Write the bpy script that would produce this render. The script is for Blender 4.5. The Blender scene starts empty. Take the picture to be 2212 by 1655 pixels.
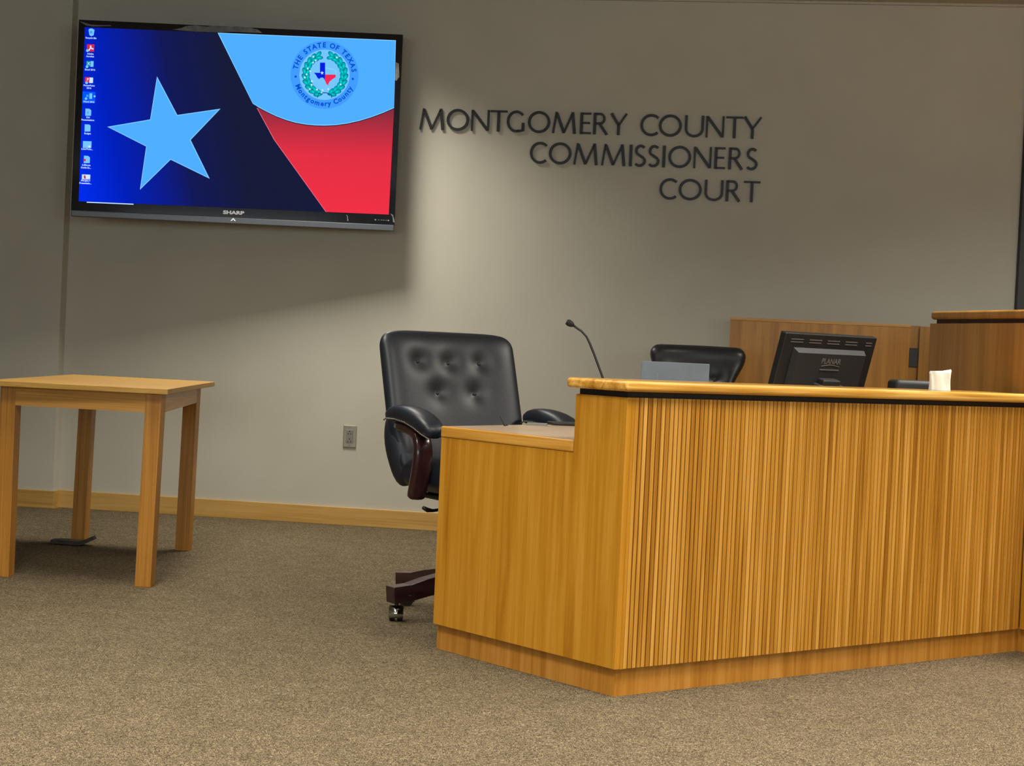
import bpy, bmesh, math, random
from mathutils import Vector, Matrix
from mathutils.geometry import tessellate_polygon
random.seed(7)
SC = bpy.context.scene
COL = SC.collection
PI = math.pi
R_ = math.radians

# ------------------------------------------------------------------ camera
cam_d = bpy.data.cameras.new('camera')
cam = bpy.data.objects.new('camera', cam_d); COL.objects.link(cam)
cam_d.sensor_width = 36.0
cam_d.lens = 3855.2 / 2212 * 36.0
cam_d.clip_end = 100
_p, _r = 0.0196, 0.04634
_f = Vector((0, math.cos(_p), -math.sin(_p))); _u = Vector((0, math.sin(_p), math.cos(_p))); _x = Vector((1, 0, 0))
_xr = _x * math.cos(_r) + _u * math.sin(_r); _ur = _u * math.cos(_r) - _x * math.sin(_r)
_m = Matrix((_xr, _ur, -_f)).transposed().to_4x4(); _m.translation = Vector((0, 0, 1.0103))
cam.matrix_world = _m
SC.camera = cam

# ------------------------------------------------------------------ world, exposure
wd = bpy.data.worlds.new('world'); SC.world = wd; wd.use_nodes = True
wd.node_tree.nodes['Background'].inputs[0].default_value = (0.5, 0.47, 0.42, 1)
wd.node_tree.nodes['Background'].inputs[1].default_value = 0.02
SC.view_settings.view_transform = 'Standard'
SC.view_settings.look = 'None'
SC.view_settings.gamma = 1.0
SC.view_settings.exposure = 0.14
SC.view_settings.use_curve_mapping = False

CEIL = 2.895
# ------------------------------------------------------------------ louvred troffers (all in the ceiling, above or behind the frame)
LAMPS = [(-1.12, 8.86, 35), (-1.45, 6.5, 28), (2.45, 6.6, 66), (4.9, 6.6, 32)] + [(x, y, 62 - 6 * (4.1 - y)) for y in (4.1, 1.7, -0.7) for x in (-1.45, 1.15, 3.75)]
SPREAD = 132
for i, (lx, ly, pw) in enumerate(LAMPS):
    ld = bpy.data.lights.new('troffer_lamp', 'AREA'); ld.shape = 'RECTANGLE'
    ld.size = 0.56; ld.size_y = 0.56 if i == 0 else 1.15; ld.energy = pw; ld.spread = R_(122 if i == 0 else SPREAD); ld.color = (1.0, 0.95, 0.85)
    lo = bpy.data.objects.new('troffer_lamp', ld); COL.objects.link(lo)
    lo.location = (lx, ly, CEIL - 0.012)

# cool fill lights added at the rear wall, unseen behind the viewer
REAR_FILLS = [(-3.6, 1.3), (0.0, 1.3), (3.6, 1.3)]
for wx, hw_ in REAR_FILLS:
    ld = bpy.data.lights.new('window_daylight', 'AREA'); ld.shape = 'RECTANGLE'
    ld.size = 2 * hw_; ld.size_y = 1.4; ld.energy = 70; ld.color = (0.84, 0.93, 1.0)
    lo = bpy.data.objects.new('window_daylight', ld); COL.objects.link(lo)
    lo.location = (wx, -3.14, 1.6); lo.rotation_euler = (PI / 2, 0, 0)

# ------------------------------------------------------------------ helpers
def lin(c):
    c = c / 255.0
    return c / 12.92 if c <= 0.04045 else ((c + 0.055) / 1.055) ** 2.4
def srgb(r, g, b): return (lin(r), lin(g), lin(b), 1.0)

def mat(name, col, rough=0.5, metal=0.0, spec=0.5, emis=None, estr=0.0, coat=0.0):
    m = bpy.data.materials.new(name); m.use_nodes = True
    b = m.node_tree.nodes['Principled BSDF']
    b.inputs['Base Color'].default_value = col
    b.inputs['Roughness'].default_value = rough
    b.inputs['Metallic'].default_value = metal
    b.inputs['Specular IOR Level'].default_value = spec
    b.inputs['Coat Weight'].default_value = coat
    if emis:
        b.inputs['Emission Color'].default_value = emis
        b.inputs['Emission Strength'].default_value = estr
    return m
def nd(m, t): return m.node_tree.nodes.new(t)
def lk(m, a, b): m.node_tree.links.new(a, b)
def bsdf(m): return m.node_tree.nodes['Principled BSDF']

def mottled(name, c1, c2, scale=4.0, rough=0.6, detail=3, bump=0.0, bscale=200, spec=0.5, **k):
    m = mat(name, c1, rough, spec=spec, **k)
    tc = nd(m, 'ShaderNodeTexCoord'); n = nd(m, 'ShaderNodeTexNoise')
    n.inputs['Scale'].default_value = scale; n.inputs['Detail'].default_value = detail
    r = nd(m, 'ShaderNodeValToRGB'); r.color_ramp.elements[0].position = .35; r.color_ramp.elements[1].position = .65
    r.color_ramp.elements[0].color = c1; r.color_ramp.elements[1].color = c2
    lk(m, tc.outputs['Object'], n.inputs['Vector']); lk(m, n.outputs[0], r.inputs[0]); lk(m, r.outputs[0], bsdf(m).inputs['Base Color'])
    if bump:
        n2 = nd(m, 'ShaderNodeTexNoise'); n2.inputs['Scale'].default_value = bscale; n2.inputs['Detail'].default_value = 2
        b = nd(m, 'ShaderNodeBump'); b.inputs['Strength'].default_value = bump; b.inputs['Distance'].default_value = .002
        lk(m, tc.outputs['Object'], n2.inputs['Vector']); lk(m, n2.outputs[0], b.inputs['Height']); lk(m, b.outputs[0], bsdf(m).inputs['Normal'])
    return m

def wood(name, dark, mid, light, axis='z', rough=0.38, scale=1.0, plank=0.0, plank_axis='y', island=False, spec=.35, coat=0.0, var=.5, ctr=1.0):
    """oak: long grain along `axis`, optional veneer leaves of width `plank` across plank_axis"""
    m = mat(name, mid, rough, spec=spec, coat=coat)
    tc = nd(m, 'ShaderNodeTexCoord')
    def streak(sc, st, det, dist):
        mp = nd(m, 'ShaderNodeMapping')
        st = st / max(1, scale)
        s = {'x': (st, 1, 1), 'y': (1, st, 1), 'z': (1, 1, st)}[axis]
        mp.inputs['Scale'].default_value = s
        lk(m, tc.outputs['Object'], mp.inputs['Vector'])
        n = nd(m, 'ShaderNodeTexNoise'); n.inputs['Scale'].default_value = sc; n.inputs['Detail'].default_value = det
        n.inputs['Distortion'].default_value = dist
        lk(m, mp.outputs[0], n.inputs['Vector']); return n
    n1 = streak(26 * scale, .05, 3, .9); n2 = streak(170 * scale, .02, 3, .0)
    a = nd(m, 'ShaderNodeMath'); a.operation = 'MULTIPLY_ADD'; a.inputs[1].default_value = .72; a.inputs[2].default_value = .0
    lk(m, n1.outputs[0], a.inputs[0])
    b = nd(m, 'ShaderNodeMath'); b.operation = 'MULTIPLY_ADD'; b.inputs[1].default_value = .28
    lk(m, n2.outputs[0], b.inputs[0]); lk(m, a.outputs[0], b.inputs[2])
    last = b
    def add(src, amt):
        nonlocal last
        s = nd(m, 'ShaderNodeMath'); s.operation = 'SUBTRACT'; s.inputs[1].default_value = .5; lk(m, src, s.inputs[0])
        t = nd(m, 'ShaderNodeMath'); t.operation = 'MULTIPLY_ADD'; t.inputs[1].default_value = amt
        lk(m, s.outputs[0], t.inputs[0]); lk(m, last.outputs[0], t.inputs[2]); last = t
    if plank:
        sp = nd(m, 'ShaderNodeSeparateXYZ'); lk(m, tc.outputs['Object'], sp.inputs[0])
        dv = nd(m, 'ShaderNodeMath'); dv.operation = 'DIVIDE'; dv.inputs[1].default_value = plank
        lk(m, sp.outputs['xyz'.index(plank_axis)], dv.inputs[0])
        fl = nd(m, 'ShaderNodeMath'); fl.operation = 'FLOOR'; lk(m, dv.outputs[0], fl.inputs[0])
        wn = nd(m, 'ShaderNodeTexWhiteNoise'); wn.noise_dimensions = '1D'; lk(m, fl.outputs[0], wn.inputs['W'])
        add(wn.outputs['Value'], .07)
    if island:
        g = nd(m, 'ShaderNodeNewGeometry'); add(g.outputs['Random Per Island'], var)
    r = nd(m, 'ShaderNodeValToRGB'); e = r.color_ramp.elements
    e[0].position = .5 - .2 / ctr; e[0].color = dark; e[1].position = .5 + .2 / ctr; e[1].color = light
    x = e.new(.5); x.color = mid
    lk(m, last.outputs[0], r.inputs[0]); lk(m, r.outputs[0], bsdf(m).inputs['Base Color'])
    return m

class MB:
    """collects shapes for one mesh object"""
    def __init__(s): s.bm = bmesh.new(); s.mi = 0
    def _f(s, vs):
        try:
            f = s.bm.faces.new(vs); f.material_index = s.mi; return f
        except ValueError: return None
    def hexa(s, b, t):
        """b, t: four bottom and four top points"""
        vb = [s.bm.verts.new(p) for p in b]; vt = [s.bm.verts.new(p) for p in t]
        n = len(vb)
        s._f(vb[::-1]); s._f(vt)
        for i in range(n): s._f((vb[i], vb[(i + 1) % n], vt[(i + 1) % n], vt[i]))
        return s
    def box(s, x0, x1, y0, y1, z0, z1):
        q = [(x0, y0), (x1, y0), (x1, y1), (x0, y1)]
        return s.hexa([(x, y, z0) for x, y in q], [(x, y, z1) for x, y in q])
    def prism(s, poly, z0, z1):
        return s.hexa([(x, y, z0) for x, y in poly], [(x, y, z1) for x, y in poly])
    def quad(s, pts): s._f([s.bm.verts.new(p) for p in pts]); return s
    def extrude_poly(s, pts, off):
        """pts: 3D polygon, off: vector"""
        o = Vector(off); return s.hexa(pts, [tuple(Vector(p) + o) for p in pts])
    def tube(s, pts, rad, seg=10, cap=True, flat=1.0, up=None):
        pts = [Vector(p) for p in pts]; n = len(pts)
        rr = rad if isinstance(rad, (list, tuple)) else [rad] * n
        rings = []; ref = Vector(up) if up else Vector((0, 0, 1))
        for i, p in enumerate(pts):
            d = (pts[min(i + 1, n - 1)] - pts[max(i - 1, 0)]).normalized()
            a = d.cross(ref)
            if a.length < 1e-3: a = d.cross(Vector((0, 1, 0)))
            a.normalize(); b = a.cross(d).normalized()
            rings.append([s.bm.verts.new(p + a * math.cos(2 * PI * k / seg) * rr[i] + b * math.sin(2 * PI * k / seg) * rr[i] * flat) for k in range(seg)])
        for i in range(n - 1):
            for k in range(seg):
                s._f((rings[i][k], rings[i][(k + 1) % seg], rings[i + 1][(k + 1) % seg], rings[i + 1][k]))
        if cap: s._f(rings[0][::-1]); s._f(rings[-1])
        return s
    def sphere(s, c, r, seg=12, sc=(1, 1, 1)):
        m = Matrix.Translation(c) @ Matrix.Diagonal((r * sc[0], r * sc[1], r * sc[2], 1))
        g = bmesh.ops.create_uvsphere(s.bm, u_segments=seg, v_segments=max(6, seg // 2), radius=1, matrix=m)
        for v in g['verts']:
            for f in v.link_faces: f.material_index = s.mi
        return s
    def cyl(s, c0, c1, r0, r1=None, seg=20): return s.tube([c0, c1], [r0, r0 if r1 is None else r1], seg)
    def sweep(s, pts, prof, side):
        """prof: list of (a,b) offsets; a along `side`, b perpendicular"""
        pts = [Vector(p) for p in pts]; side = Vector(side).normalized(); n = len(pts); rings = []
        for i, p in enumerate(pts):
            d = (pts[min(i + 1, n - 1)] - pts[max(i - 1, 0)]).normalized()
            nn = side.cross(d).normalized(); pf = prof[i] if callable(getattr(prof, '__call__', None)) else prof
            if isinstance(prof[0][0], (list, tuple)): pf = prof[i]
            rings.append([s.bm.verts.new(p + side * a + nn * b) for a, b in pf])
        k = len(rings[0])
        for i in range(n - 1):
            for j in range(k): s._f((rings[i][j], rings[i][(j + 1) % k], rings[i + 1][(j + 1) % k], rings[i + 1][j]))
        s._f(rings[0][::-1]); s._f(rings[-1]); return s
    def build(s, name, mats, parent=None, smooth=False, bevel=0.0, bseg=3, sub=0, loc=None):
        bmesh.ops.recalc_face_normals(s.bm, faces=s.bm.faces)
        me = bpy.data.meshes.new(name); s.bm.to_mesh(me); s.bm.free()
        for m in (mats if isinstance(mats, (list, tuple)) else [mats]): me.materials.append(m)
        if smooth:
            for p in me.polygons: p.use_smooth = True
        o = bpy.data.objects.new(name, me); COL.objects.link(o)
        if parent: o.parent = parent
        if loc: o.location = loc
        if bevel:
            b = o.modifiers.new('bevel', 'BEVEL'); b.width = bevel; b.segments = bseg; b.limit_method = 'ANGLE'; b.angle_limit = R_(30)
            b.harden_normals = False
        if sub:
            q = o.modifiers.new('sub', 'SUBSURF'); q.levels = sub; q.render_levels = sub
        return o

def tag(o, label, cat, group=None, kind=None):
    o['label'] = label; o['category'] = cat
    if group: o['group'] = group
    if kind: o['kind'] = kind
    return o
def thing(name, label, cat, loc=(0, 0, 0), rz=0.0, group=None):
    o = bpy.data.objects.new(name, None); COL.objects.link(o); o.empty_display_size = .1
    o.location = loc; o.rotation_euler = (0, 0, rz); return tag(o, label, cat, group)
def struct(o, label=None):
    o['kind'] = 'structure'
    if label: o['label'] = label
    return o

_font_cache = {}
def glyph_faces(txt, size, bold=0.0):
    """mesh data of a text, centred, in the xy plane"""
    key = (txt, size, bold)
    if key in _font_cache: return _font_cache[key]
    c = bpy.data.curves.new('tmp', 'FONT'); c.body = txt; c.size = size; c.align_x = 'CENTER'; c.align_y = 'CENTER'
    c.offset = bold; c.resolution_u = 3
    o = bpy.data.objects.new('tmp', c); COL.objects.link(o)
    dg = bpy.context.evaluated_depsgraph_get(); me = o.evaluated_get(dg).to_mesh()
    V = [tuple(v.co) for v in me.vertices]; F = [tuple(p.vertices) for p in me.polygons]
    o.evaluated_get(dg).to_mesh_clear(); bpy.data.objects.remove(o); bpy.data.curves.remove(c)
    _font_cache[key] = (V, F); return V, F
def put_text(mb, txt, size, fn, bold=0.0):
    V, F = glyph_faces(txt, size, bold)
    vs = [mb.bm.verts.new(fn(v[0], v[1])) for v in V]
    for f in F:
        try:
            q = mb.bm.faces.new([vs[i] for i in f]); q.material_index = mb.mi
        except ValueError: pass

# ------------------------------------------------------------------ materials
M_wall = mottled('wall_paint', srgb(190, 186, 170), srgb(194, 190, 174), 3, .85, bump=.15, bscale=260, spec=.2)
M_ceil = mottled('ceiling_tile', srgb(190, 184, 170), srgb(182, 175, 160), 60, .9, spec=.1)
M_oak_face = wood('oak_veneer_face', srgb(156, 99, 13), srgb(182, 125, 30), srgb(200, 144, 54), 'z', ctr=.85, plank=.047, plank_axis='y')
M_oak_kick = wood('oak_veneer_plinth', srgb(152, 96, 26), srgb(178, 120, 44), srgb(196, 140, 66), 'z')
M_oak_slat = wood('oak_tambour_slat', srgb(138, 84, 12), srgb(182, 126, 40), srgb(212, 158, 76), 'z', island=True, var=.24, scale=2.2, ctr=.8)
M_oak_back = mat('tambour_groove', srgb(104, 60, 10), .7)
M_oak_edge = wood('oak_edge', srgb(160, 104, 26), srgb(200, 146, 58), srgb(226, 178, 94), 'x', ctr=1.3, rough=.25, coat=.4)
M_oak_edge2 = wood('oak_edge_short', srgb(168, 112, 32), srgb(198, 142, 56), srgb(220, 168, 84), 'y', rough=.25, coat=.4)
M_oak_far = wood('oak_veneer_bench', srgb(134, 92, 34), srgb(158, 112, 48), srgb(174, 126, 58), 'z', scale=.6)
M_oak_part = wood('oak_veneer_partition', srgb(150, 102, 34), srgb(176, 122, 46), srgb(192, 138, 60), 'z', scale=.9)
M_oak_tab = wood('oak_table_leg', srgb(142, 90, 24), srgb(172, 116, 40), srgb(196, 140, 60), 'z', scale=3.2, ctr=.8)
M_oak_apron = wood('oak_table_apron', srgb(170, 118, 50), srgb(194, 142, 70), srgb(210, 158, 86), 'x', scale=2.2)
M_oak_top = wood('oak_table_top', srgb(158, 118, 50), srgb(172, 132, 62), srgb(184, 146, 76), 'x', rough=.5, scale=2)
M_oak_base = wood('oak_baseboard', srgb(172, 130, 62), srgb(196, 154, 84), srgb(206, 166, 98), 'x', scale=.8)
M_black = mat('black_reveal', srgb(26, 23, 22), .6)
M_lam = mottled('grey_laminate', srgb(168, 146, 120), srgb(178, 155, 127), 6, .25)
M_leather = mottled('black_leather', srgb(15, 21, 31), srgb(21, 28, 38), 8, .44, bump=.12, bscale=120, spec=.6)
M_leather2 = mottled('black_leather_worn', srgb(20, 21, 24), srgb(28, 29, 32), 8, .4, bump=.12, bscale=120, spec=.55)
M_mahog = wood('mahogany', srgb(34, 16, 18), srgb(48, 25, 25), srgb(60, 34, 32), 'z', rough=.25, coat=.3)
M_mahog_h = wood('mahogany_base', srgb(34, 16, 18), srgb(48, 27, 27), srgb(62, 38, 36), 'x', rough=.3, coat=.3)
M_silver = mat('nickel', srgb(200, 200, 198), .25, 1)
M_chrome = mat('caster_chrome', srgb(190, 196, 190), .12, 1)
M_plast = mat('black_plastic', srgb(30, 29, 29), .42)
M_plast_s = mat('black_plastic_soft', srgb(36, 35, 34), .55)
M_gloss = mat('gloss_black_bezel', srgb(14, 16, 24), .07, spec=.6)
M_grey = mat('gunmetal_bar', srgb(84, 86, 90), .35, .5)
M_lapt = mottled('grey_blue_lid', srgb(118, 130, 140), srgb(112, 122, 132), 12, .4)
M_steel = mat('brushed_steel_plate', srgb(196, 190, 170), .32, .85)
M_slot = mat('socket_grey', srgb(128, 126, 120), .5)
M_dark = mat('slot_black', srgb(26, 22, 20), .7)
M_letter = mat('letter_black_metal', srgb(38, 37, 38), .45, .3)
M_tissue = mottled('white_tissue', srgb(222, 228, 220), srgb(234, 240, 234), 30, .9, spec=.1)
M_print = mat('grey_print', srgb(140, 136, 130), .5)
M_print_d = mat('dim_grey_print', srgb(98, 94, 90), .5)
M_print_w = mat('silver_print', srgb(150, 152, 156), .4)
M_patch = mottled('clear_film', srgb(120, 120, 116), srgb(90, 90, 88), 30, .5)
M_pad = mottled('dark_rubber', srgb(48, 44, 40), srgb(70, 62, 54), 30, .8)
M_door = mottled('dark_door', srgb(52, 52, 48), srgb(46, 46, 43), 3, .5)
M_paper = mat('white_paper', srgb(206, 200, 186), .7)

# carpet: looped pile speckle
M_carpet = mat('carpet', srgb(120, 104, 78), .95, spec=.05)
def _carpet(m):
    tc = nd(m, 'ShaderNodeTexCoord')
    n = nd(m, 'ShaderNodeTexNoise'); n.inputs['Scale'].default_value = 150; n.inputs['Detail'].default_value = 1.5; n.inputs['Distortion'].default_value = 2.4
    n2 = nd(m, 'ShaderNodeTexNoise'); n2.inputs['Scale'].default_value = 9; n2.inputs['Detail'].default_value = 3
    r = nd(m, 'ShaderNodeValToRGB'); e = r.color_ramp.elements
    e[0].position = .36; e[0].color = srgb(52, 43, 30); e[1].position = .64; e[1].color = srgb(162, 146, 118)
    x = e.new(.5); x.color = srgb(98, 86, 66)
    lk(m, tc.outputs['Object'], n.inputs['Vector']); lk(m, tc.outputs['Object'], n2.inputs['Vector'])
    lk(m, n.outputs[0], r.inputs[0])
    mx = nd(m, 'ShaderNodeMixRGB'); mx.blend_type = 'MULTIPLY'; mx.inputs[0].default_value = .5
    r2 = nd(m, 'ShaderNodeValToRGB'); r2.color_ramp.elements[0].color = (.75, .75, .75, 1); r2.color_ramp.elements[1].color = (1.1, 1.1, 1.1, 1)
    r2.color_ramp.elements[0].position = .3; r2.color_ramp.elements[1].position = .7
    lk(m, n2.outputs[0], r2.inputs[0]); lk(m, r.outputs[0], mx.inputs[1]); lk(m, r2.outputs[0], mx.inputs[2])
    lk(m, mx.outputs[0], bsdf(m).inputs['Base Color'])
    b = nd(m, 'ShaderNodeBump'); b.inputs['Strength'].default_value = .9; b.inputs['Distance'].default_value = .006
    lk(m, n.outputs[0], b.inputs['Height']); lk(m, b.outputs[0], bsdf(m).inputs['Normal'])
_carpet(M_carpet)

# ------------------------------------------------------------------ room shell
AW = -0.150075; YW = 9.6107
wa = Vector((math.cos(AW), math.sin(AW))); wn = Vector((math.sin(AW), -math.cos(AW)))   # along the wall (right), out of the wall (to the room)
def wp(s, off=0.0, z=0.0):
    q = Vector((0, YW)) + wa * s + wn * off
    return (q.x, q.y, z)
def wallbox(mb, s0, s1, o0, o1, z0, z1):
    q = [wp(s0, o0), wp(s1, o0), wp(s1, o1), wp(s0, o1)]
    return mb.hexa([(p[0], p[1], z0) for p in q], [(p[0], p[1], z1) for p in q])

S_IN = -2.541; OFFL = 0.078
FL = MB(); FL.box(-6.5, 7.0, -3.2, 11.2, -.05, 0); struct(FL.build('floor', M_carpet))
CE = MB(); CE.box(-6.5, 7.0, -3.2, 11.2, CEIL, CEIL + .05); struct(CE.build('ceiling', M_ceil))
w = MB(); wallbox(w, S_IN - .002, 7.2, -.1, 0, 0, CEIL); struct(w.build('wall_back', M_wall))
w = MB(); wallbox(w, -6.4, S_IN, -.1, OFFL, 0, CEIL); struct(w.build('wall_left_jog', M_wall))
w = MB(); w.box(-6.5, -6.4, -3.2, 11.2, 0, CEIL); struct(w.build('wall_left', M_wall))
w = MB(); w.box(6.3, 6.4, -3.2, 9.3, 0, CEIL); struct(w.build('wall_right', M_wall))
w = MB(); w.box(-6.5, 7.0, -3.3, -3.2, 0, CEIL); struct(w.build('wall_rear', M_wall))
for i, (wx, hw_) in enumerate(REAR_FILLS):
    w = MB()
    for a in ((-hw_ - .06, hw_ + .06, .84, .9), (-hw_ - .06, hw_ + .06, 2.3, 2.36), (-hw_ - .06, -hw_, .9, 2.3), (hw_, hw_ + .06, .9, 2.3)): w.box(wx + a[0], wx + a[1], -3.2, -3.12, a[2], a[3])
    struct(w.build('window_%d' % (i + 1), M_paper))  # window-like frames added around the unseen fill lights
def local_wallbox(name, m, s0, s1, o0, o1, z0, z1, bev=0.0, parent=None):
    """box in a frame whose x runs along the wall"""
    b = MB(); b.box(s0, s1, -o1, -o0, z0, z1)
    o = b.build(name, m, parent, bevel=bev)
    o.location = (0, YW, 0); o.rotation_euler = (0, 0, AW)
    return o
struct(local_wallbox('baseboard_back', M_oak_base, S_IN, 7.0, 0, .012, 0, .098, .002))
struct(local_wallbox('baseboard_left', M_oak_base, -6.3, S_IN + .012, OFFL, OFFL + .012, 0, .098, .002))
struct(local_wallbox('baseboard_return', M_oak_base, S_IN, S_IN + .012, .012, OFFL, 0, .098))
# ceiling grid runners at the wall line
struct(local_wallbox('trim_1', M_ceil, -2.5, 6.9, 0, .02, CEIL - .012, CEIL))
# dark door at the far right of the back wall
dr = local_wallbox('door_1', M_door, 2.607, 3.55, 0, .02, 0, CEIL - .1); struct(dr)
struct(local_wallbox('trim_2', M_dark, 2.602, 2.612, 0, .024, 0, CEIL - .1))

# troffer housings
for lx, ly, pw in LAMPS:
    t = thing('ceiling_light', 'recessed ceiling troffer out of view above the room', 'ceiling light', (lx, ly, CEIL), group='recessed ceiling lights above and behind the viewer')
    b = MB()
    ly_ = .30 if (lx, ly) == LAMPS[0][:2] else .6
    for a in ((-.31, .31, -ly_, -ly_ + .02), (-.31, .31, ly_ - .02, ly_), (-.31, -.29, -ly_ + .02, ly_ - .02), (.29, .31, -ly_ + .02, ly_ - .02)): b.box(a[0], a[1], a[2], a[3], -.01, 0)
    b.build('frame', M_paper, t)

# ------------------------------------------------------------------ wall lettering
CAPS = {}
def arc(cx, cy, rx, ry, a0, a1, n=20):
    return [(cx + rx * math.cos(R_(a0 + (a1 - a0) * i / n)), cy + ry * math.sin(R_(a0 + (a1 - a0) * i / n))) for i in range(n + 1)]
K, N_ = 1.0, .66
CAPS['M'] = [([(.03, 0), (.15, 1)], N_), ([(.165, .95), (.5, .03)], K), ([(.5, .03), (.84, .94)], N_), ([(.85, 1), (.96, 0)], K)]
CAPS['O'] = [(arc(.5, .5, .445, .455, 0, 360, 40), .9)]
CAPS['N'] = [([(.06, 0), (.06, .99)], N_), ([(.085, .95), (.91, .05)], K), ([(.94, 0.02), (.94, 1)], N_)]
CAPS['T'] = [([(0, .955), (1, .955)], N_), ([(.5, .95), (.5, 0)], K)]
CAPS['G'] = [(arc(.52, .5, .46, .455, 42, 292, 30), .88), ([(.60, .047), (.75, .06), (.88, .10)], .8), ([(.9, .06), (.9, .44)], K)]
CAPS['E'] = [([(.1, 0), (.1, 1)], K), ([(.1, .955), (.97, .955)], N_), ([(.1, .52), (.88, .52)], N_), ([(.1, .045), (1, .045)], N_)]
CAPS['R'] = [([(.09, 0), (.09, 1)], K), ([(.09, .955), (.4, .955)] + arc(.45, .735, .3, .222, 90, -90, 14) + [(.4, .512), (.09, .512)], .8), ([(.42, .5), (.97, 0)], K)]
CAPS['Y'] = [([(.03, 1), (.5, .45)], K), ([(.97, 1), (.5, .45)], N_), ([(.5, .48), (.5, 0)], K)]
CAPS['C'] = [(arc(.56, .5, .5, .455, 48, 312, 32), .88)]
CAPS['U'] = [([(.07, 1), (.07, .4)] + arc(.5, .38, .43, .335, 180, 360, 20) + [(.93, .4), (.93, 1)], .86)]
CAPS['I'] = [([(.5, 0), (.5, 1)], K)]
CAPS['S'] = [(arc(.52, .735, .36, .225, 40, 180, 12) + [(.17, .66), (.27, .58), (.5, .5), (.74, .41), (.86, .32)] + arc(.46, .27, .41, .228, 0, -140, 14), .9)]
def ribbon(mb, pts, wid, y0, y1):
    n = len(pts); L = []; Rr = []
    closed = (Vector(pts[0]) - Vector(pts[-1])).length < 1e-5
    for i in range(n):
        if closed: a = Vector(pts[(i - 1) % (n - 1)]); b = Vector(pts[(i + 1) % (n - 1)])
        else: a = Vector(pts[max(i - 1, 0)]); b = Vector(pts[min(i + 1, n - 1)])
        d = (b - a).normalized(); nn = Vector((-d.y, d.x)) * wid / 2; p = Vector(pts[i])
        L.append(p + nn); Rr.append(p - nn)
    for i in range(n - 1):
        q = [L[i], Rr[i], Rr[i + 1], L[i + 1]]
        mb.hexa([(v.x, y1, v.y) for v in q], [(v.x, y0, v.y) for v in q])
SIGN = [([('M', -0.568, -0.435), ('O', -0.421, -0.299), ('N', -0.287, -0.187), ('T', -0.183, -0.091), ('G', -0.091, 0.007), ('O', 0.023, 0.143), ('M', 0.157, 0.281), ('E', 0.306, 0.364), ('R', 0.376, 0.452), ('Y', 0.468, 0.554), ('C', 0.627, 0.731), ('O', 0.725, 0.846), ('U', 0.862, 0.963), ('N', 0.973, 1.07), ('T', 1.079, 1.168), ('Y', 1.172, 1.264)], 2.169, 2.283),
        ([('C', 0.042, 0.14), ('O', 0.144, 0.265), ('M', 0.279, 0.406), ('M', 0.428, 0.554), ('I', 0.574, 0.592), ('S', 0.601, 0.667), ('S', 0.674, 0.739), ('I', 0.749, 0.77), ('O', 0.783, 0.903), ('N', 0.916, 1.011), ('E', 1.028, 1.084), ('R', 1.101, 1.174), ('S', 1.191, 1.255)], 2.005, 2.119),
        ([('C', 0.745, 0.843), ('O', 0.846, 0.967), ('U', 0.982, 1.081), ('R', 1.095, 1.169), ('T', 1.187, 1.273)], 1.836, 1.946)]
sg = thing('wall_lettering', 'thin dark raised capitals reading MONTGOMERY COUNTY COMMISSIONERS COURT on the wall', 'sign', (0, YW, 0), AW)
for row, z0, z1 in SIGN:
    for ch, a, b in row:
        mb = MB(); h = z1 - z0; wd_ = b - a
        for pts, kk in CAPS[ch]:
            ribbon(mb, [(px * wd_, pz * h) for px, pz in pts], .0148 * kk, -.018, -.006)
        o = mb.build('letter', M_letter, sg); o.location = (a, 0, z0)

# ------------------------------------------------------------------ wall socket
so = thing('wall_outlet', 'steel-plated grey duplex wall outlet low on the wall left of the armchair', 'outlet', (0, YW, 0), AW)
sc_, zc_ = -.881, .487
b = MB(); b.box(sc_ - .037, sc_ + .037, -.007, 0, zc_ - .061, zc_ + .061); b.build('cover_plate', M_steel, so, bevel=.004, bseg=2)
b = MB(); b.box(sc_ - .019, sc_ + .019, -.010, -.006, zc_ - .036, zc_ + .036); rc = b.build('receptacle', M_slot, so, bevel=.002)
b = MB()
for dz in (.021, -.021):
    b.cyl((sc_, -.0105, zc_ + dz + .007), (sc_, -.0095, zc_ + dz + .007), .0032)
    for dx in (-.0075, .0075): b.box(sc_ + dx - .002, sc_ + dx + .002, -.0105, -.0095, zc_ + dz - .010, zc_ + dz - .003)
b.build('slots', M_dark, rc)
b = MB()
for dz in (.048, -.048): b.cyl((sc_, -.0085, zc_ + dz), (sc_, -.006, zc_ + dz), .003)
b.build('screws', M_slot, so)

# ------------------------------------------------------------------ television
TVY = 9.5
def art(u, v):    # artwork coordinates -> metres on the screen plane
    return (-2.808 + .0024614 * u + .0001142 * v, 2.7283 + .0001143 * u - .0024620 * v)
tv = thing('television', 'large wall-mounted flat television showing a star, red panel and county seal', 'television', (0, TVY, 0))
X0, Z1 = art(170, 42); X1, _ = art(868, 72); _, Z0 = art(153, 452)
ZB = art(153, 465)[1]
b = MB(); b.box(X0, X1, 0, .035, Z0, Z1); b.build('bezel', M_gloss, tv, bevel=.003)
b = MB(); b.box(X0 + .02, X1 - .02, .034, .075, Z0 + .03, Z1 - .03); b.box(X0 + .3, X1 - .3, .07, .1, Z0 + .15, Z1 - .2); b.build('housing', M_plast, tv, bevel=.01)
b = MB(); b.box(X0 + .002, X1 - .002, -.004, .034, ZB, Z0 + .001); br = b.build('lower_bar', M_grey, tv, bevel=.004)
b = MB(); b.box(-1.75, -1.25, .1, .14, 1.95, 2.45)
b.box(-1.68, -1.62, .13, .36, 2.1, 2.16); b.box(-1.40, -1.34, .13, .31, 2.1, 2.16)
b.build('wall_bracket', M_plast, tv)
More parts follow.
